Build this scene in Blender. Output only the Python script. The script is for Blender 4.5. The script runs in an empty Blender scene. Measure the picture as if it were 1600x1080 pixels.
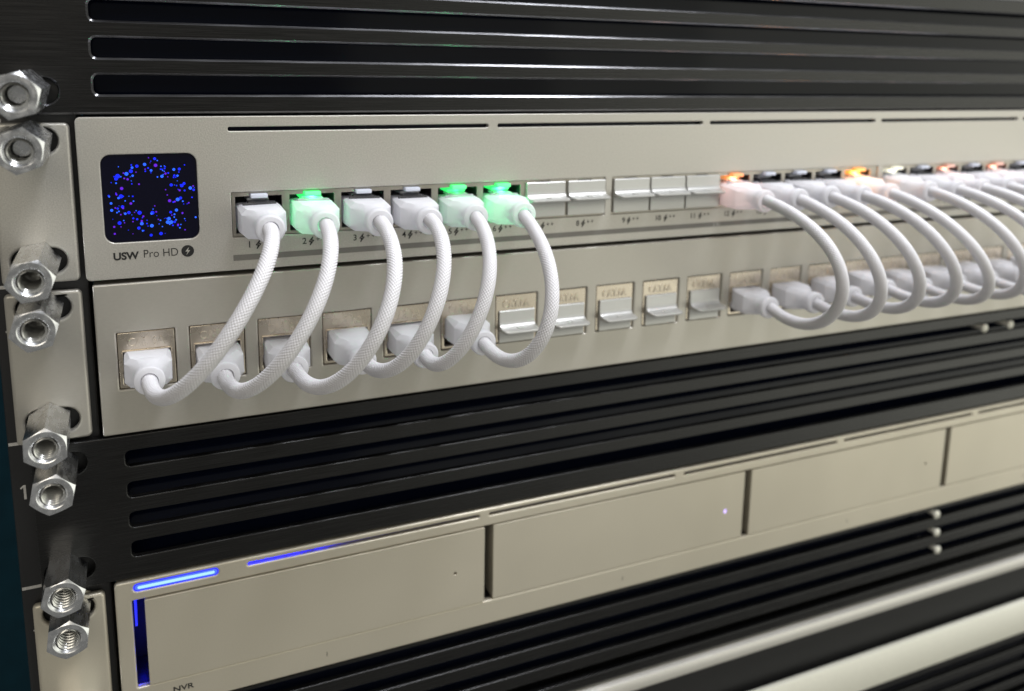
import bpy, bmesh, math, random
import numpy as np
from mathutils import Matrix, Vector
random.seed(7); rng = np.random.default_rng(7)
SC = bpy.context.scene
COL = SC.collection
S = 0.001                      # everything below is written in millimetres

# ------------------------------------------------------------------ camera
cam_d = bpy.data.cameras.new('camera'); cam = bpy.data.objects.new('camera', cam_d); COL.objects.link(cam)
RIGHT = Vector((0.9108526, -0.4122835, 0.0192303)); DOWN = Vector((-0.0586045, -0.1753138, -0.9827668)); FWD = Vector((0.4085499, 0.8940287, -0.1838467))
CAM = Vector((12.1793, -256.3282, 16.5585))
M = Matrix.Identity(4)
for i in range(3):
    M[i][0] = RIGHT[i]; M[i][1] = -DOWN[i]; M[i][2] = -FWD[i]; M[i][3] = CAM[i]*S
cam.matrix_world = M
cam_d.sensor_fit = 'HORIZONTAL'; cam_d.sensor_width = 36; cam_d.lens = 36*1375.84/1600
cam_d.shift_x = (800-824.3855)/1600; cam_d.shift_y = (352.76-540)/1600
cam_d.clip_start = 0.01; cam_d.clip_end = 20
cam_d.dof.use_dof = True; cam_d.dof.focus_distance = 0.240; cam_d.dof.aperture_fstop = 10.5
SC.camera = cam
SC.render.resolution_x = 1024; SC.render.resolution_y = 691

# ------------------------------------------------------------------ light of the server room
W = bpy.data.worlds.new('World'); SC.world = W; W.use_nodes = True
bg = W.node_tree.nodes['Background']; bg.inputs['Color'].default_value = (0.80, 0.79, 0.74, 1); bg.inputs['Strength'].default_value = 0.25
def area(name, loc, target, sx, sy, power, color):
    d = bpy.data.lights.new(name, 'AREA'); d.shape = 'RECTANGLE'; d.size = sx; d.size_y = sy; d.energy = power; d.color = color
    o = bpy.data.objects.new(name, d); COL.objects.link(o); o.location = loc
    o.rotation_euler = (Vector(target)-Vector(loc)).to_track_quat('-Z', 'Y').to_euler(); return o
area('ceiling_lamp', (0.72, -0.075, 1.30), (0.68, -0.05, -0.1), 1.7, 0.15, 42, (0.93, 0.95, 1.0))
for lx, lp in ((1.15, 4.0), (1.60, 4.5), (2.05, 5.0)):      # unseen light from the right, split into added overlapping panels for a soft edge
    area('aisle_fill', (lx, -1.25, -0.05), (0.40, 0, -0.1), 1.6, 1.9, lp, (1.0, 1.0, 0.87))
area('room_lamp', (-0.5, -1.6, 0.75), (0.1, 0, -0.15), 1.2, 0.6, 7.0, (1.0, 0.92, 0.78))
SC.view_settings.view_transform = 'Standard'; SC.view_settings.look = 'None'; SC.view_settings.gamma = 1; SC.view_settings.exposure = 0
try: SC.view_settings.use_curve_mapping = False
except Exception: pass

# ------------------------------------------------------------------ materials
def mat(name, base, metal=0.0, rough=0.5, emit=None, estr=0.0, **kw):
    m = bpy.data.materials.new(name); m.use_nodes = True
    b = m.node_tree.nodes['Principled BSDF']
    b.inputs['Base Color'].default_value = (*base, 1); b.inputs['Metallic'].default_value = metal; b.inputs['Roughness'].default_value = rough
    if emit: b.inputs['Emission Color'].default_value = (*emit, 1); b.inputs['Emission Strength'].default_value = estr
    for k, v in kw.items(): b.inputs[k.replace('_', ' ')].default_value = v
    return m
def grain(m, scale=(1, 1, 1), nscale=1.0, bump=0.1, dist=0.05, col=0.0, rough=0.0, detail=3.0, patch=0.0):
    """noise in millimetre space: relief, small colour and gloss variation"""
    nt = m.node_tree; b = nt.nodes['Principled BSDF']
    tc = nt.nodes.new('ShaderNodeTexCoord'); mp = nt.nodes.new('ShaderNodeMapping'); nt.links.new(tc.outputs['Object'], mp.inputs['Vector'])
    mp.inputs['Scale'].default_value = tuple(1000*s for s in scale)
    n = nt.nodes.new('ShaderNodeTexNoise'); n.inputs['Scale'].default_value = nscale; n.inputs['Detail'].default_value = detail
    nt.links.new(mp.outputs['Vector'], n.inputs['Vector'])
    if bump:
        bp = nt.nodes.new('ShaderNodeBump'); bp.inputs['Strength'].default_value = bump; bp.inputs['Distance'].default_value = dist*S
        nt.links.new(n.outputs['Fac'], bp.inputs['Height']); nt.links.new(bp.outputs['Normal'], b.inputs['Normal'])
    if col:
        base = tuple(b.inputs['Base Color'].default_value)
        src = n.outputs['Fac']
        if patch:
            n2 = nt.nodes.new('ShaderNodeTexNoise'); n2.inputs['Scale'].default_value = patch*1000; nt.links.new(tc.outputs['Object'], n2.inputs['Vector'])
            av = nt.nodes.new('ShaderNodeMath'); av.operation = 'ADD'; nt.links.new(n.outputs['Fac'], av.inputs[0]); nt.links.new(n2.outputs['Fac'], av.inputs[1])
            hv = nt.nodes.new('ShaderNodeMath'); hv.operation = 'MULTIPLY'; hv.inputs[1].default_value = 0.5; nt.links.new(av.outputs[0], hv.inputs[0]); src = hv.outputs[0]
        rp = nt.nodes.new('ShaderNodeMapRange'); rp.inputs['From Min'].default_value = 0.3; rp.inputs['From Max'].default_value = 0.7
        rp.inputs['To Min'].default_value = 1-col; rp.inputs['To Max'].default_value = 1+col; nt.links.new(src, rp.inputs['Value'])
        mx = nt.nodes.new('ShaderNodeVectorMath'); mx.operation = 'SCALE'; mx.inputs[0].default_value = base[:3]; nt.links.new(rp.outputs['Result'], mx.inputs['Scale'])
        nt.links.new(mx.outputs['Vector'], b.inputs['Base Color'])
    if rough:
        r0 = b.inputs['Roughness'].default_value
        rr = nt.nodes.new('ShaderNodeMapRange'); rr.inputs['From Min'].default_value = 0.3; rr.inputs['From Max'].default_value = 0.7
        rr.inputs['To Min'].default_value = r0-rough; rr.inputs['To Max'].default_value = r0+rough
        nt.links.new(n.outputs['Fac'], rr.inputs['Value']); nt.links.new(rr.outputs['Result'], b.inputs['Roughness'])
    return m
SILVER = grain(mat('bead_blasted_aluminium', (0.53, 0.51, 0.465), 0.55, 0.42), (1, 1, 1), 2.6, 0.45, 0.07, 0.10, 0.06, 2.0)
SILVER2 = grain(mat('painted_patch_panel_metal', (0.49, 0.467, 0.415), 0.55, 0.40), (0.3, 1, 1), 2.2, 0.12, 0.04, 0.05, 0.04, 2.0, 0.03)
NVRM = grain(mat('satin_recorder_metal', (0.60, 0.555, 0.455), 0.5, 0.40), (1, 1, 1), 2.6, 0.16, 0.05, 0.06, 0.04, 2.0, 0.03)
BLACK = grain(mat('brushed_black_aluminium', (0.0065, 0.0063, 0.0062), 0.0, 0.27, Specular_IOR_Level=0.4), (0.035, 1, 2.6), 1.6, 0.16, 0.03, 0.6, 0.06, 6.0)
EDGE = grain(mat('highlight_chamfer', (0.20, 0.20, 0.21), 1.0, 0.22), (0.05, 1, 1), 1.5, 0.08, 0.02, 0.15, 0.04)  # slot-edge highlight put into a paler, more mirror-like metal, top panel only
GLOSS = grain(mat('glossy_black_acrylic', (0.0026, 0.0042, 0.012), 0.0, 0.10, Specular_IOR_Level=0.16), (.02, .02, .02), 1.0, 0.0, 0, 0, 0.03)
POST = grain(mat('black_powder_coat', (0.014, 0.014, 0.015), 0.0, 0.45), (1, 1, 1), 2.5, 0.25, 0.08, 0.2)
CHASSIS = grain(mat('black_chassis_steel', (0.012, 0.012, 0.013), 0.2, 0.55), (1, 1, 1), 1.0, 0.05, 0.05, 0.2)
CAVITY = grain(mat('black_port_plastic', (0.016, 0.016, 0.018), 0.0, 0.40), (1, 1, 1), 1.0, 0.05, 0.03, 0.2)
SHIELD = grain(mat('nickel_port_shield', (0.42, 0.39, 0.34), 0.9, 0.32), (1, 1, 1), 0.4, 0.04, 0.02, 0.03, 0.04)
JACK = grain(mat('nickel_zinc_jack', (0.62, 0.55, 0.455), 1.0, 0.27), (1, 1, 1), 0.18, 0.12, 0.10, 0.05, 0.06, 2.0)
COVER = grain(mat('silver_cover_plastic', (0.55, 0.55, 0.535), 0.55, 0.34), (1, 1, 1), 3.0, 0.12, 0.03, 0.03, 0.04)
ZINC = grain(mat('zinc_plated_steel', (0.70, 0.71, 0.73), 1.0, 0.27), (1, 0.3, 1), 0.6, 0.07, 0.05, 0.13, 0.07, 4.0)
THREAD = grain(mat('bright_cut_thread', (0.62, 0.62, 0.60), 0.85, 0.25), (1, 1, 1), 1.5, 0.05, 0.03, 0.08)
INK = grain(mat('black_ink', (0.012, 0.012, 0.012), 0.0, 0.5), (1, 1, 1), 3.0, 0.0, 0, 0.2)
STRIPE = grain(mat('grey_ink', (0.20, 0.19, 0.175), 0.2, 0.5), (1, 1, 1), 3.0, 0.05, 0.02, 0.06)
PALE = grain(mat('white_ink', (0.55, 0.54, 0.52), 0.0, 0.5), (1, 1, 1), 2.0, 0.0, 0, 0.15)
BRAID = grain(mat('white_nylon_braid', (0.70, 0.69, 0.715), 0.0, 0.5), (1, 1, 1), 4.0, 0.25, 0.04, 0.06, 0.05, 2.0)
BRAID.node_tree.nodes['Principled BSDF'].inputs['Sheen Weight'].default_value = 0.2
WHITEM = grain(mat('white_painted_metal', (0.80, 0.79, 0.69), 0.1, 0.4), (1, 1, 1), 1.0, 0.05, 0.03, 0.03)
LIPM = grain(mat('pale_silver_lip', (0.70, 0.68, 0.63), 0.4, 0.4), (1, 1, 1), 1.5, 0.06, 0.03, 0.04)
GLASS = mat('screen_glass', (0.003, 0.003, 0.012), 0.0, 0.10, Specular_IOR_Level=0.25); grain(GLASS, (.1, .1, .1), 1.0, 0.0, 0, 0, 0.02)
WALL = grain(mat('dark_teal_wall', (0.0016, 0.014, 0.021), 0.0, 0.8, Specular_IOR_Level=0.1), (.05, .05, .05), 1.0, 0.2, 0.3, 0.15)

def frosted(name, base, tfrac=0.45, rough=0.4):
    """frosted plastic shell: part diffuse, part light let through, thin gloss on top"""
    m = bpy.data.materials.new(name); m.use_nodes = True; nt = m.node_tree; nt.nodes.remove(nt.nodes['Principled BSDF'])
    out = nt.nodes['Material Output']
    tc = nt.nodes.new('ShaderNodeTexCoord'); n = nt.nodes.new('ShaderNodeTexNoise'); n.inputs['Scale'].default_value = 900; nt.links.new(tc.outputs['Object'], n.inputs['Vector'])
    bp = nt.nodes.new('ShaderNodeBump'); bp.inputs['Strength'].default_value = 0.08; bp.inputs['Distance'].default_value = 0.0001; nt.links.new(n.outputs['Fac'], bp.inputs['Height'])
    pr = nt.nodes.new('ShaderNodeBsdfPrincipled'); pr.inputs['Base Color'].default_value = (*base, 1); pr.inputs['Roughness'].default_value = rough
    nt.links.new(bp.outputs['Normal'], pr.inputs['Normal'])
    tr = nt.nodes.new('ShaderNodeBsdfTranslucent'); tr.inputs['Color'].default_value = (*base, 1)
    mx = nt.nodes.new('ShaderNodeMixShader'); mx.inputs['Fac'].default_value = tfrac
    nt.links.new(pr.outputs[0], mx.inputs[1]); nt.links.new(tr.outputs[0], mx.inputs[2]); nt.links.new(mx.outputs[0], out.inputs['Surface'])
    return m
PLUG = frosted('frosted_plug_plastic', (0.92, 0.92, 0.96), 0.32)
BLUECH = grain(mat('blue_channel_plastic', (0.02, 0.025, 0.55), 0.0, 0.5), (1, 1, 1), 1.0, 0.05, 0.03, 0.1)
DARKCLIP = grain(mat('unlit_latch_plastic', (0.05, 0.05, 0.055), 0.0, 0.25), (1, 1, 1), 1.0, 0.05, 0.03, 0.1)  # clear latch plastic with its unlit darkness put into the colour
CLEAR = frosted('clear_latch_plastic', (0.72, 0.73, 0.76), 0.55, 0.2)
def glow(name, base, emit, k): return mat(name, base, 0, 0.35, emit, k)
LED = {'faint': glow('faint_red_light_pipe', (0.7, 0.5, 0.45), (1.0, 0.30, 0.12), 0.3), 'green': glow('green_light_pipe', (0.2, 0.7, 0.35), (0.03, 1.0, 0.16), 1.1),
       'white': glow('dim_white_light_pipe', (0.60, 0.63, 0.72), (0.75, 0.8, 1.0), 0.10),
       'warm': glow('warm_white_light_pipe', (0.75, 0.75, 0.65), (1.0, 0.98, 0.80), 0.55),
       'orange': glow('orange_light_pipe', (0.8, 0.45, 0.2), (1.0, 0.33, 0.04), 1.3),
       'red': glow('red_orange_light_pipe', (0.8, 0.35, 0.2), (1.0, 0.34, 0.07), 0.75)}
LAMPC = {'green': (0.10, 1.0, 0.30), 'orange': (1.0, 0.42, 0.12), 'red': (1.0, 0.58, 0.44), 'warm': (1.0, 0.97, 0.82)}
BLUEBAR = glow('blue_white_light_bar', (0.02, 0.03, 0.2), (0.02, 0.05, 1.0), 3.5)
BLUECORE = glow('blue_white_light_core', (0.05, 0.06, 0.2), (0.20, 0.38, 1.0), 2.3)
BLUERIM = glow('blue_light_bar_rim', (0.05, 0.05, 0.6), (0.02, 0.03, 1.0), 0.9)
LILAC = glow('lilac_led', (0.6, 0.5, 0.9), (0.55, 0.40, 1.0), 1.2)
DOTB = [glow('screen_blue', (0, 0, 0.2), (0.004, 0.02, 1.0), 1.2), glow('screen_bright_blue', (0, 0, 0.2), (0.02, 0.13, 1.0), 1.3),
        glow('screen_violet', (0.1, 0, 0.2), (0.10, 0.015, 0.85), 0.8)]

# ------------------------------------------------------------------ helpers
def tag(o, label, cat, group=None):
    o['label'] = label; o['category'] = cat
    if group: o['group'] = group
    return o
def thing(name, label, cat, loc=(0, 0, 0), group=None):
    o = bpy.data.objects.new(name, None); COL.objects.link(o); o.location = Vector(loc)*S; o.empty_display_size = 0.005
    return tag(o, label, cat, group)
def finish(me, m, angle=None):
    if m is not None: me.materials.clear(); me.materials.append(m)
    if angle:
        me.polygons.foreach_set('use_smooth', [True]*len(me.polygons)); me.set_sharp_from_angle(angle=math.radians(angle))
    me.update()
def link(name, me, parent=None, loc=(0, 0, 0)):
    o = bpy.data.objects.new(name, me); COL.objects.link(o); o.location = Vector(loc)*S
    if parent: o.parent = parent
    return o
def from_bm(name, bm, m, parent=None, loc=(0, 0, 0), angle=30):
    bmesh.ops.recalc_face_normals(bm, faces=bm.faces)
    bmesh.ops.scale(bm, vec=(S, S, S), verts=bm.verts)
    me = bpy.data.meshes.new(name); bm.to_mesh(me); bm.free(); finish(me, m, angle)
    return link(name, me, parent, loc)
def box(bm, x0, x1, y0, y1, z0, z1, bev=0.0, seg=2):
    r = bmesh.ops.create_cube(bm, size=1.0)
    vs = r['verts']
    for v in vs: v.co = Vector(((x0+x1)/2+v.co.x*(x1-x0), (y0+y1)/2+v.co.y*(y1-y0), (z0+z1)/2+v.co.z*(z1-z0)))
    if bev:
        es = list({e for v in vs for e in v.link_edges})
        bmesh.ops.bevel(bm, geom=es, offset=bev, segments=seg, affect='EDGES', profile=0.5)
def boxo(name, x0, x1, y0, y1, z0, z1, m, parent=None, bev=0.0, loc=(0, 0, 0)):
    bm = bmesh.new(); box(bm, x0, x1, y0, y1, z0, z1, bev); return from_bm(name, bm, m, parent, loc)
def rrect(x0, x1, z0, z1, r=1.0, n=5):
    """rounded rectangle outline (x, z); r may be 4 radii: bl, br, tr, tl"""
    rs = (r,)*4 if not isinstance(r, (tuple, list)) else r
    P = []
    for (cx, cz, a0), q in zip(((x0, z0, 180), (x1, z0, 270), (x1, z1, 0), (x0, z1, 90)), rs):
        ox = cx+q if cx == x0 else cx-q; oz = cz+q if cz == z0 else cz-q
        if q <= 0: P.append((cx, cz)); continue
        for k in range(n+1):
            a = math.radians(a0+90*k/n); P.append((ox+q*math.cos(a), oz+q*math.sin(a)))
    return P
def plate_mesh(name, outlines, thick, bev=0.3, res=3):
    """sheet with openings, rolled edges; front at y=0, body goes to y=+thick"""
    cu = bpy.data.curves.new(name+'_outline', 'CURVE'); cu.dimensions = '2D'; cu.fill_mode = 'BOTH'
    cu.extrude = max(thick/2-bev, 0)*S; cu.bevel_depth = bev*S; cu.bevel_resolution = res; cu.offset = -bev*S
    for P in outlines:
        sp = cu.splines.new('POLY'); sp.points.add(len(P)-1)
        for q, (x, z) in zip(sp.points, P): q.co = (x*S, z*S, 0, 1)
        sp.use_cyclic_u = True
    ob = bpy.data.objects.new(name, cu); COL.objects.link(ob)
    bpy.context.view_layer.update()
    me = bpy.data.meshes.new_from_object(ob.evaluated_get(bpy.context.evaluated_depsgraph_get()))
    bpy.data.objects.remove(ob); bpy.data.curves.remove(cu)
    me.transform(Matrix(((1, 0, 0, 0), (0, 0, -1, thick/2*S), (0, 1, 0, 0), (0, 0, 0, 1))))
    bm = bmesh.new(); bm.from_mesh(me); bmesh.ops.remove_doubles(bm, verts=bm.verts, dist=1e-7); bmesh.ops.recalc_face_normals(bm, faces=bm.faces); bm.to_mesh(me); bm.free()
    me.name = name
    return me
def finish_plate(me, m, ang=50):
    finish(me, m, ang)
    nn = np.empty(len(me.polygons)*3); me.polygons.foreach_get('normal', nn); nn = nn.reshape(-1, 3)
    me.polygons.foreach_set('use_smooth', np.abs(nn[:, 1]) < 0.9995); me.update()
def plate(name, outlines, thick, m, parent, loc=(0, 0, 0), bev=0.3, res=3):
    me = plate_mesh(name, outlines, thick, bev, res); finish_plate(me, m); return link(name, me, parent, loc)
FONT_CACHE = {}
def text_mesh(body, x0, z0, w=None, h=None, y=-0.03, thick=0.03, bold=0.0, bevel=0.0, cx=False):
    cu = bpy.data.curves.new('lettering', 'FONT'); cu.body = body; cu.size = 1.0; cu.extrude = 0.02; cu.offset = bold; cu.bevel_depth = bevel; cu.bevel_resolution = 1
    ob = bpy.data.objects.new('lettering', cu); COL.objects.link(ob); bpy.context.view_layer.update()
    me = bpy.data.meshes.new_from_object(ob.evaluated_get(bpy.context.evaluated_depsgraph_get())); bpy.data.objects.remove(ob); bpy.data.curves.remove(cu)
    co = np.empty(len(me.vertices)*3); me.vertices.foreach_get('co', co); co = co.reshape(-1, 3)
    lo, hi = co.min(0), co.max(0); c = co-lo; ext = hi-lo
    kh = h/ext[1] if h else None; kw = w/ext[0] if w else None
    if kh is None: kh = kw
    if kw is None: kw = kh
    X = c[:, 0]*kw; Z = c[:, 1]*kh; Yv = y-thick*c[:, 2]/ext[2]
    if cx: X = X-X.max()/2
    out = np.stack([x0+X, Yv, z0+Z], 1)*S
    me.vertices.foreach_set('co', out.ravel()); me.update(); me.name = 'lettering'
    return me
def text(name, body, x0, z0, m, parent, **k):
    me = text_mesh(body, x0, z0, **k); finish(me, m); return link(name, me, parent)
def poly_print(name, polys, m, parent, y=-0.03, loc=(0, 0, 0)):
    bm = bmesh.new()
    for P in polys:
        f = bm.faces.new([bm.verts.new((x, y, z)) for x, z in P])
        r = bmesh.ops.extrude_face_region(bm, geom=[f])
        for v in [g for g in r['geom'] if isinstance(g, bmesh.types.BMVert)]: v.co.y -= 0.02
    return from_bm(name, bm, m, parent, loc, None)

# ------------------------------------------------------------------ the setting
wall = boxo('wall', -900, 900, 700, 760, -900, 900, WALL); wall['kind'] = 'structure'
XR = 452.0     # right end of the faces
# rack post on the left
rp = thing('rack_post', 'black vertical rack post with white unit marks, against the dark teal wall', 'rack post', (-14, 4, -300))
def PX(x): return x+14
boxo('upright', PX(-22.2), PX(0.5), 0, 26, 0, 420, POST, rp, 0.8)
for z in (-1.0, -44.5, -88.2, -131.2, -176.0):
    boxo('unit_mark', PX(-21.9), PX(-16.8), -0.06, 0.1, z-0.45+300, z+0.45+300, PALE, rp)
for z in (-14.5, -59.0, -103.6, -147.0):
    x = PX(-19.9); zz = z+300-1.0
    poly_print('unit_numeral', [[(x+.55, zz), (x+1.15, zz), (x+1.15, zz+4.2), (x+.6, zz+4.2), (x-.25, zz+3.45), (x-.05, zz+3.05), (x+.55, zz+3.5)]], PALE, rp, -0.02)

# ------------------------------------------------------------------ black vent panels
HX = -10.8     # rack hole column
def vent_panel(label, z0, z1, slots, holes, xl=5.5, pale_dots=(), y=0.6, edge=None):
    t = thing('vent_panel', label, 'vent panel', (0, y, z0))
    h = z1-z0
    outs = [rrect(-16.8, XR+17, 0.0, h, 0.6)]
    for a, b in slots: outs.append(rrect(xl, XR-16, a-z0, b-z0, (1.4, 1.4, 1.4, 1.4)))
    for hz in holes: outs.append(rrect(HX-5.0, HX+7.6, hz-z0-3.3, hz-z0+3.3, 3.2, 8))
    me = plate_mesh('face_sheet', outs, 2.4, 0.55 if edge else 0.45, 0 if edge else 4)
    bm = bmesh.new(); bm.from_mesh(me)
    x1, x2 = (xl+4)*S, (XR-20)*S
    for xx in (x1, x2):
        bmesh.ops.bisect_plane(bm, geom=bm.verts[:]+bm.edges[:]+bm.faces[:], plane_co=(xx, 0, 0), plane_no=(1, 0, 0), dist=1e-8)
    ss = sorted(slots)
    bars = [((ss[i][1]-z0)*S, (ss[i+1][0]-z0)*S) for i in range(len(ss)-1)]
    mids = [((b+c)/2) for b, c in bars]
    def which(f):
        c = f.calc_center_median()
        if not (x1 < c.x < x2): return -1
        for i, (b, c2) in enumerate(bars):
            if b-0.0009 < c.z < c2+0.0009: return i
        return -1
    w = [which(f) for f in bm.faces]
    for i in range(-1, len(bars)):
        b2 = bm.copy(); b2.faces.ensure_lookup_table()
        bmesh.ops.delete(b2, geom=[f for f, k in zip(b2.faces, w) if k != i], context='FACES')
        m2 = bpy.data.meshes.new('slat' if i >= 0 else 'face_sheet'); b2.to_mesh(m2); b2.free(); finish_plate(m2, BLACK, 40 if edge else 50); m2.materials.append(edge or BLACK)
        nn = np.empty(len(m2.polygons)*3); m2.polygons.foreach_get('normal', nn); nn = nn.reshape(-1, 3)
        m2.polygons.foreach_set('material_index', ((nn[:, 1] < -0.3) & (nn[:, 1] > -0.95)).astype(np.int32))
        link('slat' if i >= 0 else 'face_sheet', m2, t)
    bm.free()
    boxo('backing', -2, XR+2, 9.0, 10.5, 1.0, h-1.0, GLOSS, t)
    for a, zz in ((0.4, 1.4), (h-1.4, h-0.4)):
        boxo('flange', -2, XR+2, 2.3, 40, a, zz, BLACK, t, 0.2)
    for sx, sz in pale_dots:  # small pale domes with rods behind them, set in the slots
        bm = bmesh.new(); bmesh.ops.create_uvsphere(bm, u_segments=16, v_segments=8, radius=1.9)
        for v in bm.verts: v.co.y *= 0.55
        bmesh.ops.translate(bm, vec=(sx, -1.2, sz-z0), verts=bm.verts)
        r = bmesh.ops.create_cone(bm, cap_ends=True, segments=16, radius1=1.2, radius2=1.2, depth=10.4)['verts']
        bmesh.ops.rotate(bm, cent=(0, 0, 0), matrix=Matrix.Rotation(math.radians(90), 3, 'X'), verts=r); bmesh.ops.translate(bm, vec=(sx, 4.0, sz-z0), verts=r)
        from_bm('pale_dot', bm, WHITEM, t, angle=60)
    return t
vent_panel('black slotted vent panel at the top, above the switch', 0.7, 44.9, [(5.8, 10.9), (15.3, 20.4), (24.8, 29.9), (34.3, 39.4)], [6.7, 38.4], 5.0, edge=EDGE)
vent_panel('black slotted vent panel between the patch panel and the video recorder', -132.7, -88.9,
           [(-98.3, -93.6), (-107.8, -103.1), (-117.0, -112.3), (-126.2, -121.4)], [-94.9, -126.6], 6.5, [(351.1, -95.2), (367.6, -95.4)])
vent_panel('black slotted vent panel below the video recorder, with three pale dots', -214.8, -177.6,
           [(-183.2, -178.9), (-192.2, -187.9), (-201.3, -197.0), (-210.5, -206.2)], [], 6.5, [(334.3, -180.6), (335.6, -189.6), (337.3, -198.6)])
# silver framed unit under it and the last vent panel
t = thing('shelf_unit', 'pale framed rack unit with dark open front at the bottom right', 'rack shelf', (0, 0, -259))
boxo('top_lip', -2, XR, -1.5, 60, 37.4, 43.0, LIPM, t, 1.2)
boxo('front_bar', -2, XR, -1.5, 1.5, 0.2, 18.0, WHITEM, t, 1.0)
boxo('back_panel', -2, XR, 4, 6, 2.0, 37.0, CHASSIS, t)
vent_panel('lowest black slotted vent panel, under the pale framed unit', -303, -259.6,
           [(-268.5, -264), (-277.5, -273), (-286.5, -282), (-295.5, -291)], [], 6.5)

# ------------------------------------------------------------------ ears
def ear(t, z0, z1, holes, m, tz, y=1.2):
    outs = [rrect(-19.6, -1.3, z0-tz, z1-tz, (1.2, 1.4, 1.4, 1.2))]
    for hz in holes: outs.append(rrect(HX-6.4, HX+6.6, hz-tz-3.4, hz-tz+3.4, 3.3, 8))
    plate('ear', outs, 2.4, m, t, (0, y, 0), 0.9, 4)

# ------------------------------------------------------------------ network switch
def portx(n): return 45.3+15.0*(n-1) if n <= 8 else (168+14.6*(n-9) if n <= 16 else 290+14.5*(n-17))
def keyx(n): return 13.78+18.69*(n-1)
sw = thing('network_switch', 'silver network switch with a small blue dotted screen and lit ports', 'network switch', (0, 0, -43.7))
SZ = -43.7
groups = [(37.8, 157.8, range(1, 9)), (160.4, 280.2, range(9, 17)), (282.6, 371.5, range(17, 23))]
slits = [(37.65+80.68*i, 37.65+80.68*i+77.57) for i in range(5)]
outs = [rrect(0, XR, 0, 43.7, 1.3)]
for a, b in slits: outs.append(rrect(a, b, -4.15-SZ, -2.95-SZ, 0.55))
for a, b, _ in groups: outs.append(rrect(a, b, -34.15-SZ, -21.3-SZ, 0.35))
outs.append(rrect(5.3, 29.1, -33.7-SZ, -9.9-SZ, 2.6, 8))
plate('faceplate', outs, 2.0, SILVER, sw, bev=0.28, res=3)
ear(sw, -43.6, -1.4, [-6, -37.7], SILVER, SZ)
boxo('chassis', 1.5, XR-1.5, 14, 230, 0.3, 43.3, CHASSIS, sw)
for a, b in slits: boxo('slot_backing', a-.4, b+.4, 2.2, 2.6, -4.6-SZ, -2.5-SZ, GLOSS, sw)
boxo('face_return', 0.8, 1.8, 2.05, 14, 0.4, 43.3, SILVER, sw); boxo('face_return', 0.8, XR-.8, 2.05, 14, 42.2, 43.3, SILVER, sw); boxo('face_return', 0.8, XR-.8, 2.05, 14, 0.4, 1.4, SILVER, sw)
# screen
scr = plate('screen', [rrect(5.35, 29.05, -33.65-SZ, -9.95-SZ, 2.5, 8)], 1.0, GLASS, sw, (0, 0.45, 0), 0.12, 2)
DOTS = [(545,152,20,0),(553,207,24,2),(460,200,22,1),(395,215,22,0),(355,228,18,1),(345,258,26,0),(308,280,26,1),(235,300,34,0),(222,322,24,0),(360,295,16,1),(318,325,16,2),(290,318,12,2),(222,358,12,1),(490,230,12,0),(515,250,18,1),(465,240,10,2),(388,265,9,2),(413,365,12,2),(268,402,22,2),(220,440,8,2),(160,463,13,0),(262,468,28,0),(242,482,16,1),(180,527,17,1),(185,585,20,1),(215,565,12,2),(235,570,15,0),(275,555,22,0),(280,567,14,2),(345,527,18,2),(367,508,11,1),(328,604,22,0),(298,613,17,1),(375,602,8,2),(418,605,28,0),(450,635,14,2),(398,660,15,0),(365,652,14,0),(437,697,24,1),(437,675,16,2),(412,735,22,0),(445,757,13,1),(250,692,25,0),(205,724,15,2),(262,724,8,2),(210,783,14,2),(362,783,6,2),(523,715,25,1),(490,718,8,0),(517,795,20,0),(602,782,24,0),(547,547,9,2),(528,605,26,0),(520,612,16,1),(560,597,12,2),(675,503,22,2),(745,492,26,1),(770,480,22,0),(790,507,12,1),(720,510,14,2),(655,455,9,2),(640,410,9,2),(608,298,22,1),(638,275,16,2),(662,270,12,0),(658,302,8,2),(710,240,20,1),(757,236,20,0),(715,290,15,0),(742,292,16,1),(688,370,22,0),(735,375,10,0),(780,375,24,0),(800,357,20,0),(762,415,15,2),(805,416,13,0),(855,395,24,1),(885,410,18,0),(880,378,12,2),(735,582,22,1),(685,600,19,0),(788,607,14,2),(718,618,13,1),(695,625,9,2),(670,655,25,1),(660,685,26,1),(690,685,26,1),(720,682,18,0),(733,665,12,1),(705,712,12,0),(750,706,14,2),(775,705,9,1),(905,643,14,1),(812,750,10,2)]
for _ in range(85):
    a = rng.uniform(0, 2*math.pi); q = rng.normal(275, 55)
    DOTS.append((510+q*math.cos(a)*1.1, 480+q*math.sin(a), rng.uniform(5, 12), int(rng.choice([0, 0, 0, 1, 1, 2]))))
for mi, nm in enumerate(('screen_dots_blue', 'screen_dots_bright', 'screen_dots_violet')):
    bm = bmesh.new()
    for (u, v, d, k) in DOTS:
        if k != mi: continue
        # bilinear from the crop's screen corners to millimetres on the glass
        x = 5.3+(u-87-(v-126)*0.0628)/815*23.8+(0.0); z = -9.9-(v-126+(u-87)*0.035*(1+0.6*(v-126)/740))/741*23.8
        rr = min(d*1.3*23.8/815/2, 0.6)
        if not (5.8 < x < 28.6 and -33.2 < z < -10.4): continue
        vs = [bm.verts.new((x+rr*math.cos(a*math.pi/5), -0.02-0.002*mi, z-SZ+rr*math.sin(a*math.pi/5))) for a in range(10)]
        bm.faces.new(vs)
    o = from_bm(nm, bm, DOTB[mi], scr, (0, 0, 0), None)
    o['kind'] = 'stuff'
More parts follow.
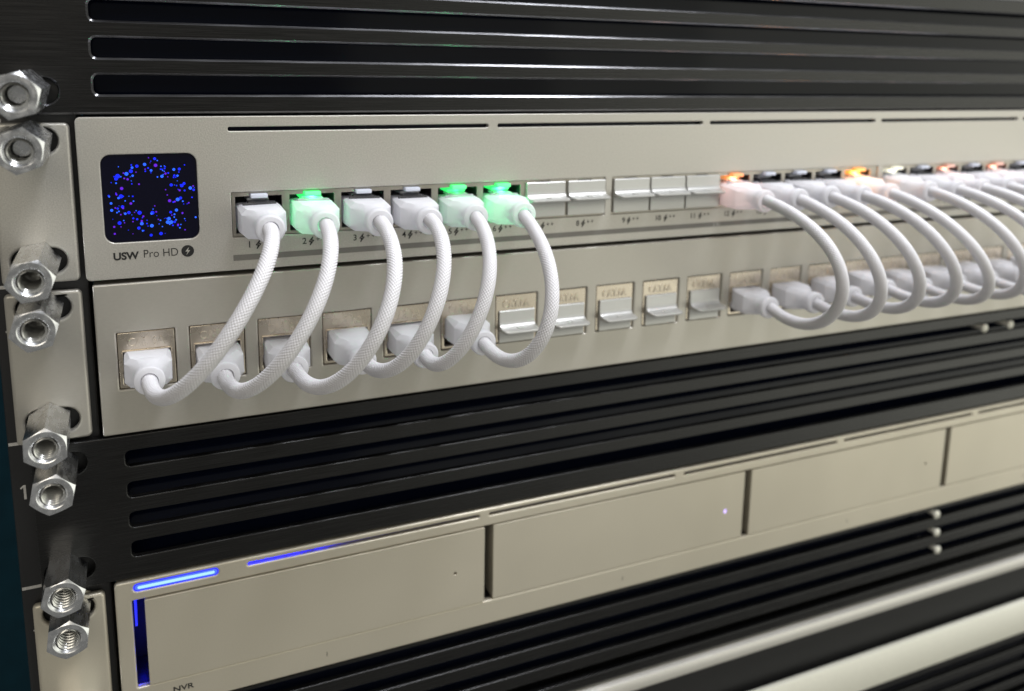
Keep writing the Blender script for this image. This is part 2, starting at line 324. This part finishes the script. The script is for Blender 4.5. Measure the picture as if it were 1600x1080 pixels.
# lettering
text('model_lettering', 'USW', 7.0, -38.45-SZ, INK, sw, w=6.3, h=2.15, bold=0.035)
text('model_lettering', 'Pro HD', 14.5, -38.2-SZ, INK, sw, w=8.7, h=2.15, bold=-0.004)
poly_print('power_mark', [[(25.7+1.65*math.cos(a*math.pi/16), -37.1-SZ+1.65*math.sin(a*math.pi/16)) for a in range(32)]], INK, sw)
BOLT = [(0.35, 1.0), (-0.55, -0.12), (-0.02, -0.12), (-0.35, -1.0), (0.55, 0.15), (0.05, 0.15)]
poly_print('power_mark_bolt', [[(25.7+1.15*x, -37.1-SZ+1.15*z) for x, z in BOLT]], SILVER, sw, -0.06)
for a, b in ((37.7, 371.0),):
    poly_print('label_stripe', [[(a, -40.9-SZ), (b, -40.9-SZ), (b, -39.2-SZ), (a, -39.2-SZ)]], STRIPE, sw, -0.02)
text('stripe_lettering', '2.5G', 202.8, -40.6-SZ, PALE, sw, h=1.1, y=-0.05)
def bolt_outline(cx, cz, s):
    P = [(cx+s*x, cz+s*z) for x, z in BOLT]; polys = []
    for i in range(6):
        (x0, z0), (x1, z1) = P[i], P[(i+1) % 6]; dx, dz = x1-x0, z1-z0; L = math.hypot(dx, dz); nx, nz = -dz/L*0.14, dx/L*0.14
        ex, ez = dx/L*.08, dz/L*.08
        polys.append([(x0-ex-nx, z0-ez-nz), (x1+ex-nx, z1+ez-nz), (x1+ex+nx, z1+ez+nz), (x0-ex+nx, z0-ez+nz)])
    return polys
for n in range(1, 23):
    x = portx(n)-(3.2 if n < 10 else 4.2); zb = -37.3-SZ
    nm = text('port_numeral', str(n), x, zb, INK, sw, h=1.85, bold=0.012)
    bx = x+(2.6 if n < 10 else 3.9)
    cr = []
    for k in (0, 1):
        c0 = bx+1.9+1.55*k; cz = zb+1.25
        cr += [[(c0-.5, cz-.1), (c0+.5, cz-.1), (c0+.5, cz+.1), (c0-.5, cz+.1)], [(c0-.1, cz+.11), (c0+.1, cz+.11), (c0+.1, cz+.5), (c0-.1, cz+.5)], [(c0-.1, cz-.5), (c0+.1, cz-.5), (c0+.1, cz-.11), (c0-.1, cz-.11)]]
    poly_print('power_symbol', bolt_outline(bx, zb+0.75, 1.2)+cr, INK, nm)
# ports
STATE = {1: 'white', 2: 'green', 3: 'white', 4: 'white', 5: 'green', 6: 'green', 12: 'red', 13: 'white', 14: 'white', 15: 'white', 16: 'orange', 17: 'warm', 18: 'white', 19: 'red', 20: 'white', 21: 'red', 22: 'white'}
OFFCOVER = {7, 8, 9, 10, 11}
for a, b, ns in groups:
    outs = [rrect(a+.12, b-.12, -34.05-SZ, -21.4-SZ, 0.25, 2)]
    for n in ns:
        p = portx(n)
        h = [(p-6.45, -33.2), (p+6.45, -33.2), (p+6.45, -22.6), (p+2.5, -22.6), (p+2.5, -21.75), (p-2.5, -21.75), (p-2.5, -22.6), (p-6.45, -22.6)]
        outs.append([(x, z-SZ) for x, z in h])
    plate('port_frame', outs, 0.8, SHIELD, sw, (0, 0.55, 0), 0.06, 1)
    for n in ns:
        p = portx(n); bm = bmesh.new()
        x0, x1, zz0, zz1 = p-6.5, p+6.5, -33.3-SZ, -22.0-SZ
        V = [bm.verts.new(c) for c in ((x0, 1.3, zz0), (x1, 1.3, zz0), (x1, 1.3, zz1), (x0, 1.3, zz1), (x0, 13, zz0), (x1, 13, zz0), (x1, 13, zz1), (x0, 13, zz1))]
        for f in ((0, 1, 5, 4), (1, 2, 6, 5), (2, 3, 7, 6), (3, 0, 4, 7), (4, 5, 6, 7)): bm.faces.new([V[i] for i in f])
        bm.normal_update()
        po = from_bm('port', bm, CAVITY, sw, angle=None)
        st = STATE.get(n)
        bm = bmesh.new()
        if st:
            box(bm, p-2.3, p+2.3, -1.3, 4, -23.0-SZ, -21.85-SZ, 0.2)
            from_bm('light_pipe', bm, LED['faint' if st == 'red' and n > 16 else st], po)
            bm = bmesh.new(); box(bm, p-3.0, p+3.0, 2.0, 9, -24.3-SZ, -23.3-SZ, 0.25)
            from_bm('light_guide', bm, LED['faint' if st == 'red' and n > 16 else st] if st != 'white' else CLEAR, po)
            if st in LAMPC:
                for (ly, lz, pw) in ((1.0, -23.9, 0.0016), (-3.0, -26.5, 0.0024)):
                    d = bpy.data.lights.new('port_led', 'POINT'); d.energy = pw*{'green': 1.0, 'orange': 1.7, 'red': 0.55, 'warm': 0.25}[st]*(0.6 if n > 16 else 1)*(0.16 if n == 5 else 1)*(0.7 if n == 2 else 1); d.color = LAMPC[st]; d.shadow_soft_size = 0.0008
                    l = bpy.data.objects.new('port_led', d); COL.objects.link(l); l.location = Vector((p, ly, lz))*S
        else:
            box(bm, p-1.9, p+1.9, 0.9, 4, -22.6-SZ, -21.9-SZ, 0.1); from_bm('light_pipe', bm, CAVITY, po)

# ------------------------------------------------------------------ patch panel
pp = thing('patch_bay', 'silver patch panel with a row of keystone jacks, under the switch', 'patch panel', (0, 0, -88.15)); PZ = -88.15
outs = [rrect(1.3, XR, 0, 43.7-.5, 0.5)]
for n in range(1, 25):
    k = keyx(n)
    if k+8 < XR: outs.append(rrect(k-7.5, k+7.5, -75.15-PZ, -58.85-PZ, 0.25, 2))
plate('faceplate', outs, 1.6, SILVER2, pp, bev=0.5, res=3)
ear(pp, -88.0, -46.0, [-50.4, -82.2], SILVER2, PZ)
boxo('face_return', 1.6, XR, 1.65, 50, 41.9, 42.9, SILVER2, pp); boxo('face_return', 1.6, XR, 1.65, 50, 0.3, 1.3, SILVER2, pp); boxo('face_return', 1.5, 2.5, 1.65, 50, 1.4, 41.8, SILVER2, pp)
boxo('back_cover', 3, XR-2, 24, 60, 2, 40, CHASSIS, pp)
plugged = set(range(1, 7)) | set(range(12, 24))
jm = plate_mesh('keystone_jack', [rrect(-7.35, 7.35, -75.0-PZ, -59.0-PZ, 0.3, 2), rrect(-6.25, 6.25, -74.0-PZ, -64.4-PZ, 0.4, 2)], 9.0, 0.3, 3); finish_plate(jm, JACK)
wm = plate_mesh('jack_well', [rrect(-6.6, 6.6, -74.3-PZ, -64.0-PZ, 0.2, 1)], 1.0, 0.1, 1); finish(wm, CAVITY, 12)
tm = text_mesh('CAT.6A', 0, -63.3-PZ, w=9.6, h=2.6, y=0.02, thick=0.28, bold=-0.01, bevel=0.04, cx=True); finish(tm, JACK)
tm2 = text_mesh('CAT.6A', 0, -63.3-PZ, w=9.6, h=2.6, y=0.02, thick=0.13, bold=-0.01, bevel=0.04, cx=True); finish(tm2, JACK)
lm = bpy.data.meshes.new('opening_lip'); bm = bmesh.new(); box(bm, -6.35, 6.35, -0.45, 0.3, -64.55-PZ, -64.1-PZ, 0.15)
for sx in (-1, 1): box(bm, sx*6.3-.18, sx*6.3+.18, -0.4, 0.3, -70-PZ, -64.55-PZ, 0.1)
bmesh.ops.recalc_face_normals(bm, faces=bm.faces); bmesh.ops.scale(bm, vec=(S, S, S), verts=bm.verts); bm.to_mesh(lm); bm.free(); finish(lm, JACK, 30)
for n in range(1, 25):
    if keyx(n)+8 > XR: continue
    j = link('keystone_jack', jm, pp, (keyx(n), 0.45+rng.uniform(-.12, .12), rng.uniform(-.06, .06)))
    link('embossed_lettering', tm2 if n in plugged else tm, j)
    link('jack_well', wm, j, (0, 9.3, 0))
    if n in plugged: link('opening_lip', lm, j)

# ------------------------------------------------------------------ dust covers
def cover_mesh(w, top, shelf, bot, L):
    prof = [(0.6, top), (-0.35, top), (-0.6, top-0.3), (-0.62, shelf+2.0)]
    for k in range(1, 6):
        a = math.radians(90*k/6); prof.append((-0.62-1.9*(1-math.cos(a)), shelf+2.0-1.9*math.sin(a)))
    prof += [(-2.9, shelf), (-L+.5, shelf-.12), (-L+.12, shelf-.3), (-L, shelf-.6), (-L+.12, shelf-.9), (-L+.5, shelf-1.1), (-1.6, shelf-1.2), (-0.75, shelf-1.3), (-0.55, shelf-1.6), (-0.5, bot+.2), (-0.3, bot), (0.6, bot)]
    xs = []; r = 1.7
    for k in range(7): xs.append(-w/2+r*(1-math.cos(math.radians(90*k/6))))
    xs = xs+[-x for x in reversed(xs)]
    bm = bmesh.new(); rows = []
    for i, x in enumerate(xs):
        d = max(0, r-(w/2-abs(x))); cut = r-math.sqrt(max(r*r-d*d, 0))
        e = 0.16 if i in (0, len(xs)-1) else 0
        row = []
        for (y, z) in prof:
            f = max(0, min(1, (-y-1.2)/(L-1.2)))
            yy = y+cut*f+(e if y < 0 else 0); row.append(bm.verts.new((x, yy, z)))
        rows.append(row)
    for A, B in zip(rows, rows[1:]):
        for q in range(len(prof)):
            q2 = (q+1) % len(prof); bm.faces.new((A[q], A[q2], B[q2], B[q]))
    bm.faces.new(rows[0]); bm.faces.new(list(reversed(rows[-1])))
    # moulded hinge pip in the middle of the shelf
    box(bm, -0.9, 0.9, -3.6, -2.2, shelf-.05, shelf+.22, 0.1)
    bmesh.ops.recalc_face_normals(bm, faces=bm.faces); bmesh.ops.scale(bm, vec=(S, S, S), verts=bm.verts)
    me = bpy.data.meshes.new('cover'); bm.to_mesh(me); bm.free(); finish(me, COVER, 35); return me
cmS = cover_mesh(13.9, 6.2, 1.2, -5.3, 5.6); cmP = cover_mesh(12.6, 5.3, -0.2, -5.6, 6.2)
SWC = {7: 'silver dust cover in switch port 7, nearest to the last green lit plug', 8: 'silver dust cover in switch port 8, at the end of the first port group',
       9: 'silver dust cover in switch port 9, first of the second port group', 10: 'silver dust cover in switch port 10, middle of a row of three', 11: 'silver dust cover in switch port 11, next to a pinkish lit plug'}
for n in (7, 8, 9, 10, 11):
    o = link('dust_cover', cmS, None, (portx(n)+(0.3 if n < 9 else 0), 0.1, -28.2)); tag(o, SWC[n], 'dust cover', 'dust covers in the switch')
PPC = {7: 'silver dust cover in the patch panel jack left of the sixth cable loop', 8: 'silver dust cover in the patch panel, partly behind the sixth cable loop', 9: 'silver dust cover in the middle of the five covered patch panel jacks',
       10: 'silver dust cover in the patch panel, second from the right-hand cables', 11: 'silver dust cover in the patch panel, next to the right-hand cables'}
for n in (7, 8, 9, 10, 11):
    o = link('dust_cover', cmP, None, (keyx(n)+.2, 0.3+rng.uniform(-.1, .1), -69.4)); tag(o, PPC[n], 'dust cover', 'dust covers in the patch panel')

# ------------------------------------------------------------------ patch cables
def section(hw, hh, c, b):
    """chamfered rectangle blended to a circle of radius hw, corners always on the same points"""
    c = min(c, hw*.8, hh*.8)
    K = [(hw, -hh+c), (hw, hh-c), (hw-c, hh), (-hw+c, hh), (-hw, hh-c), (-hw, -hh+c), (-hw+c, -hh), (hw-c, -hh)]
    P = []
    for q in range(8):
        (x0, z0), (x1, z1) = K[q], K[(q+1) % 8]; m = 6 if q % 2 == 0 else 3
        for k in range(m): P.append((x0+(x1-x0)*k/m, z0+(z1-z0)*k/m))
    N = len(P); out = []
    for i, (x, z) in enumerate(P):
        a = 2*math.pi*(i-3)/N; out.append((x*(1-b)+hw*math.cos(a)*b, z*(1-b)+hw*math.sin(a)*b))
    return out
def plug_mesh(LEN):
    k = LEN/18.0
    rings = [(6.0, 5.8, 3.9, .6, 0), (-.3, 5.85, 4.0, .6, 0), (-.8, 5.95, 4.1, .8, 0), (-7.8*k, 6.0, 4.2, 1.5, 0), (-8.15*k, 5.8, 4.05, 1.5, 0), (-9.6*k, 4.75, 3.95, 1.5, .25), (-10.6*k, 4.1, 3.8, 1.5, .75), (-11.8*k, 3.6, 3.6, 1.5, 1), (-15.0*k, 3.4, 3.4, 1, 1), (-15.2*k, 3.8, 3.8, 1, 1), (-15.5*k, 3.95, 3.95, 1, 1), (-17.4*k, 3.95, 3.95, 1, 1), (-17.8*k, 3.75, 3.75, 1, 1), (-18*k, 3.4, 3.4, 1, 1), (-18*k, 2.25, 2.25, 1, 1), (-17*k, 2.2, 2.2, 1, 1)]
    bm = bmesh.new(); R = []
    for (y, hw, hh, c, b) in rings:
        row = [bm.verts.new((x, y, z-.25)) for x, z in section(hw, hh, c, b)]; N = len(row)
        R.append(row)
    for A, B in zip(R, R[1:]):
        for i in range(N): bm.faces.new((A[i], A[(i+1) % N], B[(i+1) % N], B[i]))
    bm.faces.new(R[0])
    bmesh.ops.recalc_face_normals(bm, faces=bm.faces); bmesh.ops.scale(bm, vec=(S, S, S), verts=bm.verts)
    me = bpy.data.meshes.new('plug'); bm.to_mesh(me); bm.free(); finish(me, PLUG, 28); return me
def latch_mesh(mt):
    bm = bmesh.new(); box(bm, -3.0, 3.0, -.4, 5.5, 3.8, 4.6, 0.2)
    for v in bm.verts: v.co.z += 0.10*(v.co.y+1.5)*0.6
    box(bm, -4.6, 4.6, -1.6, -.45, 3.7, 4.45, 0.2)
    bmesh.ops.recalc_face_normals(bm, faces=bm.faces); bmesh.ops.scale(bm, vec=(S, S, S), verts=bm.verts)
    me = bpy.data.meshes.new('latch'); bm.to_mesh(me); bm.free(); finish(me, mt, 30); return me
LATCH = {True: latch_mesh(CLEAR), False: latch_mesh(DARKCLIP)}
def cord_mesh(P, origin, hi=True, r=1.80, amp=0.42):
    """braided cord: two families of strands crossing over and under, as real relief"""
    t = np.linspace(0, 1, 2001)[:, None]
    C = (1-t)**3*P[0]+3*(1-t)**2*t*P[1]+3*(1-t)*t*t*P[2]+t**3*P[3]
    d = np.linalg.norm(np.diff(C, axis=0), axis=1); s = np.concatenate([[0], np.cumsum(d)]); L = s[-1]
    step = 0.2 if hi else 0.7; N = 104 if hi else 28
    m = int(L/step); ss = np.linspace(0, L, m)
    Q = np.stack([np.interp(ss, s, C[:, i]) for i in range(3)], 1)
    T = np.gradient(Q, axis=0); T /= np.linalg.norm(T, axis=1)[:, None]
    nrm = np.empty_like(T); v = np.array([1., 0, 0])
    for i in range(m):
        v = v-T[i]*(v@T[i]); v /= np.linalg.norm(v); nrm[i] = v
    bn = np.cross(T, nrm)
    u = np.arange(N)/N; ns = 13
    A = ns*u[None, :]+(ss*ns/(2*math.pi*r)*0.95)[:, None]; B = ns*u[None, :]-(ss*ns/(2*math.pi*r)*0.95)[:, None]
    fa, fb = A % 1, B % 1; ha, hb = np.sin(np.pi*fa), np.sin(np.pi*fb); ck = (np.floor(A)+np.floor(B)) % 2
    h = np.where(ck < 1, np.sqrt(ha)*(0.55+.45*hb), np.sqrt(hb)*(0.55+.45*ha)) if hi else np.full((m, N), .7)
    rad = r+amp*(h-0.3)
    wob = 1+0.012*np.sin(ss*0.35+P[0][0])[:, None]
    ang = 2*np.pi*u[None, :]
    V = Q[:, None, :]+(rad*wob*np.cos(ang))[..., None]*nrm[:, None, :]+(rad*wob*np.sin(ang))[..., None]*bn[:, None, :]
    V = ((V-np.array(origin))*S).reshape(-1, 3)
    i, j = np.meshgrid(np.arange(m-1), np.arange(N), indexing='ij'); j2 = (j+1) % N
    F = np.stack([i*N+j, i*N+j2, (i+1)*N+j2, (i+1)*N+j], -1).reshape(-1, 4)
    me = bpy.data.meshes.new('cord'); me.vertices.add(len(V)); me.vertices.foreach_set('co', V.ravel())
    me.loops.add(F.size); me.loops.foreach_set('vertex_index', F.ravel().astype(np.int32))
    me.polygons.add(len(F)); me.polygons.foreach_set('loop_start', np.arange(0, F.size, 4, dtype=np.int32))
    me.update(calc_edges=True); me.validate(); me.polygons.foreach_set('use_smooth', [True]*len(F)); me.materials.append(BRAID)
    return me
CP = {1: (19.5, 15.4, .7, 31.1, -1.3, 1.0, 37.5, -6.7, -28.7, -68.2), 2: (19.9, 16.3, -.4, 34.7, -7.9, 1.1, 32.3, -6.7, -28.3, -68.9), 3: (19.7, 15.9, 1.8, 44.1, -8.0, 2.0, 36.9, -8.0, -28.3, -69.3),
      4: (18.2, 20.0, .6, 35.5, -3.7, 2.2, 33.7, -4.2, -28.8, -68.1), 5: (15.9, 18.9, .3, 34.6, -9.9, -2.0, 23.2, -6.3, -29.2, -69.0), 6: (17.5, 18.5, 1.0, 42.1, -14.4, .4, 32.8, -8.5, -29.4, -67.7),
      12: (17.5, 15.0, 2.5, 59.0, -7.6, -.3, 33.8, -11.2, -29.1, -68.7), 13: (18.0, 17.6, 1.5, 49.9, -6.9, .9, 39.4, -7.3, -29.4, -68.4), 14: (18.2, 17.0, 1.1, 48.9, -5.3, 1.0, 42.0, -6.2, -29.2, -67.8),
      15: (18.8, 15.5, 1.3, 47.9, -4.1, 1.0, 44.7, -7.8, -29.3, -66.9)}
for n in range(16, 23):
    CP[n] = (18.2+rng.uniform(-.5, .5), 16.5+rng.uniform(-.6, .6), 1.2, 49+rng.uniform(-2, 2), -5+rng.uniform(-1.5, 1.5), 1, 42+rng.uniform(-2, 2), -7+rng.uniform(-1, 1), -29.2, -67.8)
CL = {1: 'white braided patch cable from switch port 1, the leftmost cable', 2: 'white braided patch cable from green lit port 2, second from the left', 3: 'white braided patch cable with unlit plug in port 3, beside green port 2',
      4: 'white braided patch cable with unlit plug in port 4, fourth from the left', 5: 'white braided patch cable with faintly green plug in port 5, fifth from the left', 6: 'white braided patch cable with brightest green plug in port 6, beside the dust covers',
      12: 'white braided patch cable with pale pink plug, first one right of the dust covers', 13: 'white braided patch cable with pale plug, directly right of the pink lit plug', 14: 'white braided patch cable with pale plug, third of the right-hand bunch',
      15: 'white braided patch cable with pale plug, directly left of the strong orange lit plug', 16: 'white braided patch cable with strong orange lit plug, fifth of the right-hand bunch', 17: 'white braided patch cable under the warm white port light, right of the orange plug',
      18: 'white braided patch cable of the right-hand bunch, second after the orange plug', 19: 'white braided patch cable under the reddish port light, third after the orange plug', 20: 'white braided patch cable between the two reddish lit ports at the right edge',
      21: 'white braided patch cable under the rightmost reddish port light', 22: 'last white braided patch cable at the right edge of the picture'}
for n, (LA, LB, ax, ay, az, bx, by, bz, zA, zB) in CP.items():
    A = np.array([portx(n), -LA, zA]); B = np.array([keyx(n), -LB, zB])
    org = ((A[0]+B[0])/2, -20.0, -75.0)
    t = thing('patch_cable', CL[n], 'patch cable', org, 'white patch cables between the switch and the patch panel')
    A0 = A+np.array([0, 1.2, 0]); B0 = B+np.array([0, 1.2, 0])
    link('cord', cord_mesh(np.array([A0, A+[ax, -ay, az], B+[bx, -by, bz], B0]), org, n <= 15), t)
    for E_, L_ in ((A, LA), (B, LB)):
        pl = link('plug', plug_mesh(L_), t, (E_[0]-org[0], 0-org[1], E_[2]-org[2]))
        pl.rotation_euler = (math.radians(rng.uniform(-1.2, 1.2)), math.radians(rng.uniform(-1.5, 1.5)), math.radians(rng.uniform(-1.2, 1.2)))
        if E_ is A: link('latch', LATCH[STATE.get(n) in LAMPC], pl)

# ------------------------------------------------------------------ video recorder
nv = thing('video_recorder', 'silver network video recorder with four drive trays and a blue light bar', 'video recorder', (0, 0, -177.0)); NZ = -177.0
outs = [rrect(1.2, XR, 0, 43.6, 1.2)]
outs.append(rrect(6.2, 29.6, -136.95-NZ, -134.55-NZ, 1.15, 6))
nsl = [(38.0, 113.5), (117.2, 192.2), (196.4, 271.5), (275.6, 350.7), (354.8, 430)]
for a, b in nsl: outs.append(rrect(a, b, -136.1-NZ, -135.05-NZ, 0.5))
outs.append(rrect(5.6, 446.5, -168.0-NZ, -139.6-NZ, 0.4, 2))
plate('faceplate', outs, 2.2, NVRM, nv, bev=0.55, res=4)
ear(nv, -176.6, -135.6, [-139.3, -171.0], NVRM, NZ)
boxo('chassis', 2.6, XR-2, 16, 230, 0.4, 43.0, CHASSIS, nv)
boxo('face_return', 1.8, XR-.5, 2.25, 16, 42.0, 43.0, NVRM, nv); boxo('face_return', 1.8, XR-.5, 2.25, 16, 0.5, 1.5, NVRM, nv); boxo('face_return', 1.7, 2.5, 2.25, 16, 1.6, 41.9, NVRM, nv)
lb = plate('light_bar', [rrect(6.62, 29.18, -136.58-NZ, -134.92-NZ, 0.8, 6)], 1.2, BLUEBAR, nv, (0, 0.12, 0), 0.2, 2)
plate('light_bar_core', [rrect(7.3, 28.5, -136.2-NZ, -135.3-NZ, 0.44, 5)], 0.3, BLUECORE, lb, (0, -0.06, 0), 0.05, 1)
plate('light_bar_rim', [rrect(6.22, 29.58, -136.93-NZ, -134.57-NZ, 1.12, 6), rrect(6.64, 29.16, -136.56-NZ, -134.94-NZ, 0.78, 6)], 1.0, BLUERIM, nv, (0, 0.3, 0), 0.02, 1)
boxo('slot_channel', 34, XR-4, 9.0, 9.6, -139.0-NZ, -134-NZ, BLUECH, nv); boxo('slot_channel_floor', 34, XR-4, 2.5, 8.9, -139.0-NZ, -138.6-NZ, BLUECH, nv)
boxo('tray_bay_floor', 3, XR-3, 2.3, 15.9, -169.3-NZ, -168.4-NZ, CHASSIS, nv)
for k in range(4):
    x0 = 8.9+109.85*k; x1 = x0+106.5
    tr_ = plate('drive_tray', [rrect(x0, x1, -167.75-NZ, -139.95-NZ, 0.25, 2)] + ([rrect(95.9+x0-.55, 95.9+x0+.55, -155.1-NZ, -154.0-NZ, .5, 5)] if k != 1 else [rrect(98-.75+x0, 98+.65+x0, -155.9-NZ, -154.2-NZ, .65, 6)]), 3.0, NVRM, nv, (0, 0.05 if k else -0.3, 0), 0.15, 2)
    boxo('tray_side', x0+.1, x0+1.0, 3.1, 15, -167.6-NZ, -140.1-NZ, NVRM, tr_)
    if k == 1: plate('status_light', [rrect(98-.7+x0, 98+.6+x0, -155.85-NZ, -154.25-NZ, .6, 6)], .6, LILAC, tr_, (0, .1, 0), .05, 1)
    else: boxo('pinhole_back', 95.9+x0-.7, 95.9+x0+.7, 2.2, 2.9, -155.2-NZ, -153.9-NZ, CAVITY, tr_)
    text('tray_numeral', 'I', x0+52.2, -173.4-NZ, INK, nv, h=1.5, bold=-0.004)
text('model_lettering', 'NVR', 15.2, -172.3-NZ, INK, nv, w=5.8, h=1.75, bold=0.02)
boxo('bay_light_guide', 6.0, 6.6, 3.5, 12, -150-NZ, -140.4-NZ, BLUERIM, nv)
for (lx, ly, lz, pw) in ((40, 4.2, -137.4, 0.0035), (46, 4.2, -137.4, 0.0032), (53, 4.2, -137.4, 0.0022), (61, 4.2, -137.4, 0.0011), (7.3, 6, -141.5, 0.0007), (7.3, 7, -152.0, 0.0006), (7.3, 7, -160.0, 0.0006), (7.3, 7, -166.0, 0.0004)):
    d = bpy.data.lights.new('recorder_led', 'POINT'); d.energy = pw; d.color = (0.005, 0.01, 1.0); d.shadow_soft_size = 0.0006
    l = bpy.data.objects.new('recorder_led', d); COL.objects.link(l); l.location = Vector((lx, ly, lz))*S

# ------------------------------------------------------------------ coupling nuts
def nut_meshes(L, rot):
    bm = bmesh.new(); N = 48; rc = 5.65; ap = rc*math.cos(math.pi/6)
    def hexr(a):
        q = (a-rot) % (math.pi/3)-math.pi/6; return ap/math.cos(q)
    def ring(y, fn): return [bm.verts.new((fn(rot+2*math.pi*i/N)*math.cos(rot+2*math.pi*i/N), y, fn(rot+2*math.pi*i/N)*math.sin(rot+2*math.pi*i/N))) for i in range(N)]
    R = [ring(0.62, lambda a: ap*.96), ring(0.4, hexr)]
    # chamfered corners: the cone cuts the corners further back than the flats
    R.append(ring(-L+.0, lambda a: 0))
    for i in range(N):
        a = rot+2*math.pi*i/N; hr = hexr(a); R[-1][i].co = Vector((hr*math.cos(a), -L+max(0.0, (hr-ap*0.99))*0.62+.05, hr*math.sin(a)))
    R.append(ring(-L, lambda a: ap*0.965)); R.append(ring(-L, lambda a: 3.75)); R.append(ring(-L+.12, lambda a: 3.5)); R.append(ring(-L+.55, lambda a: 3.05))
    for A, B in zip(R, R[1:]):
        for i in range(N): bm.faces.new((A[i], A[(i+1) % N], B[(i+1) % N], B[i]))
    bmesh.ops.scale(bm, vec=(S, S, S), verts=bm.verts); bmesh.ops.recalc_face_normals(bm, faces=bm.faces)
    m1 = bpy.data.meshes.new('nut_body'); bm.to_mesh(m1); bm.free(); finish(m1, ZINC, 18)
    bm = bmesh.new(); R = []; M_ = 32; y = -L+.55; k = 0
    while y < -L+12:
        R.append([])
        for i in range(M_):
            q = 2*math.pi*i/M_; rr = 2.72+0.33*(1 if math.sin(2*math.pi*(y+L)/1.3+q) > 0 else -1)*abs(math.sin(2*math.pi*(y+L)/1.3+q))**0.6
            R[-1].append(bm.verts.new((rr*math.cos(q), y, rr*math.sin(q))))
        y += 0.13
    for A, B in zip(R, R[1:]):
        for i in range(M_): bm.faces.new((A[i], A[(i+1) % M_], B[(i+1) % M_], B[i]))
    bm.faces.new(R[-1])
    bmesh.ops.scale(bm, vec=(S, S, S), verts=bm.verts); bmesh.ops.recalc_face_normals(bm, faces=bm.faces); bmesh.ops.reverse_faces(bm, faces=bm.faces)
    m2 = bpy.data.meshes.new('thread'); bm.to_mesh(m2); bm.free(); finish(m2, THREAD, 75)
    return m1, m2
NUTS = [(6.7, -10.25, 29, 15, 11, 'topmost zinc hex coupling nut, screwed to the upper vent panel'), (-6, -10.5, 26, 20, 11, 'zinc hex coupling nut at the top of the switch ear'),
        (-37.7, -11.0, 22, 8, 0, 'zinc hex coupling nut at the bottom of the switch ear'), (-50.4, -11.25, 20.5, 12, 0, 'zinc hex coupling nut at the top of the patch panel ear'),
        (-82.2, -11.25, 18, 28, 0, 'zinc hex coupling nut at the bottom of the patch panel ear'), (-94.9, -10.5, 18, 18, 0, 'zinc hex coupling nut at the top of the middle vent panel'),
        (-126.6, -10.5, 14, 14, 0, 'zinc hex coupling nut at the bottom of the middle vent panel'), (-139.3, -10.25, 13.5, 22, 0, 'zinc hex coupling nut tinted blue, at the top of the recorder ear'),
        (-171.0, -10.4, 13, 20, 0, 'lowest zinc hex coupling nut, at the bottom left edge of the picture')]
for z, x, L, ro, bolt, lab in NUTS:
    t = thing('coupling_nut', lab, 'coupling nut', (x, 0.5, z), 'coupling nuts down the rack post')
    m1, m2 = nut_meshes(L, math.radians(ro)); link('nut_body', m1, t); link('thread', m2, t)
    if bolt:
        bm = bmesh.new(); r = bmesh.ops.create_cone(bm, cap_ends=True, segments=32, radius1=2.4, radius2=2.0, depth=6)
        bmesh.ops.rotate(bm, cent=(0, 0, 0), matrix=Matrix.Rotation(math.radians(90), 3, 'X'), verts=bm.verts); bmesh.ops.translate(bm, vec=(0, -L+bolt, 0), verts=bm.verts)
        from_bm('bolt_end', bm, ZINC, t)
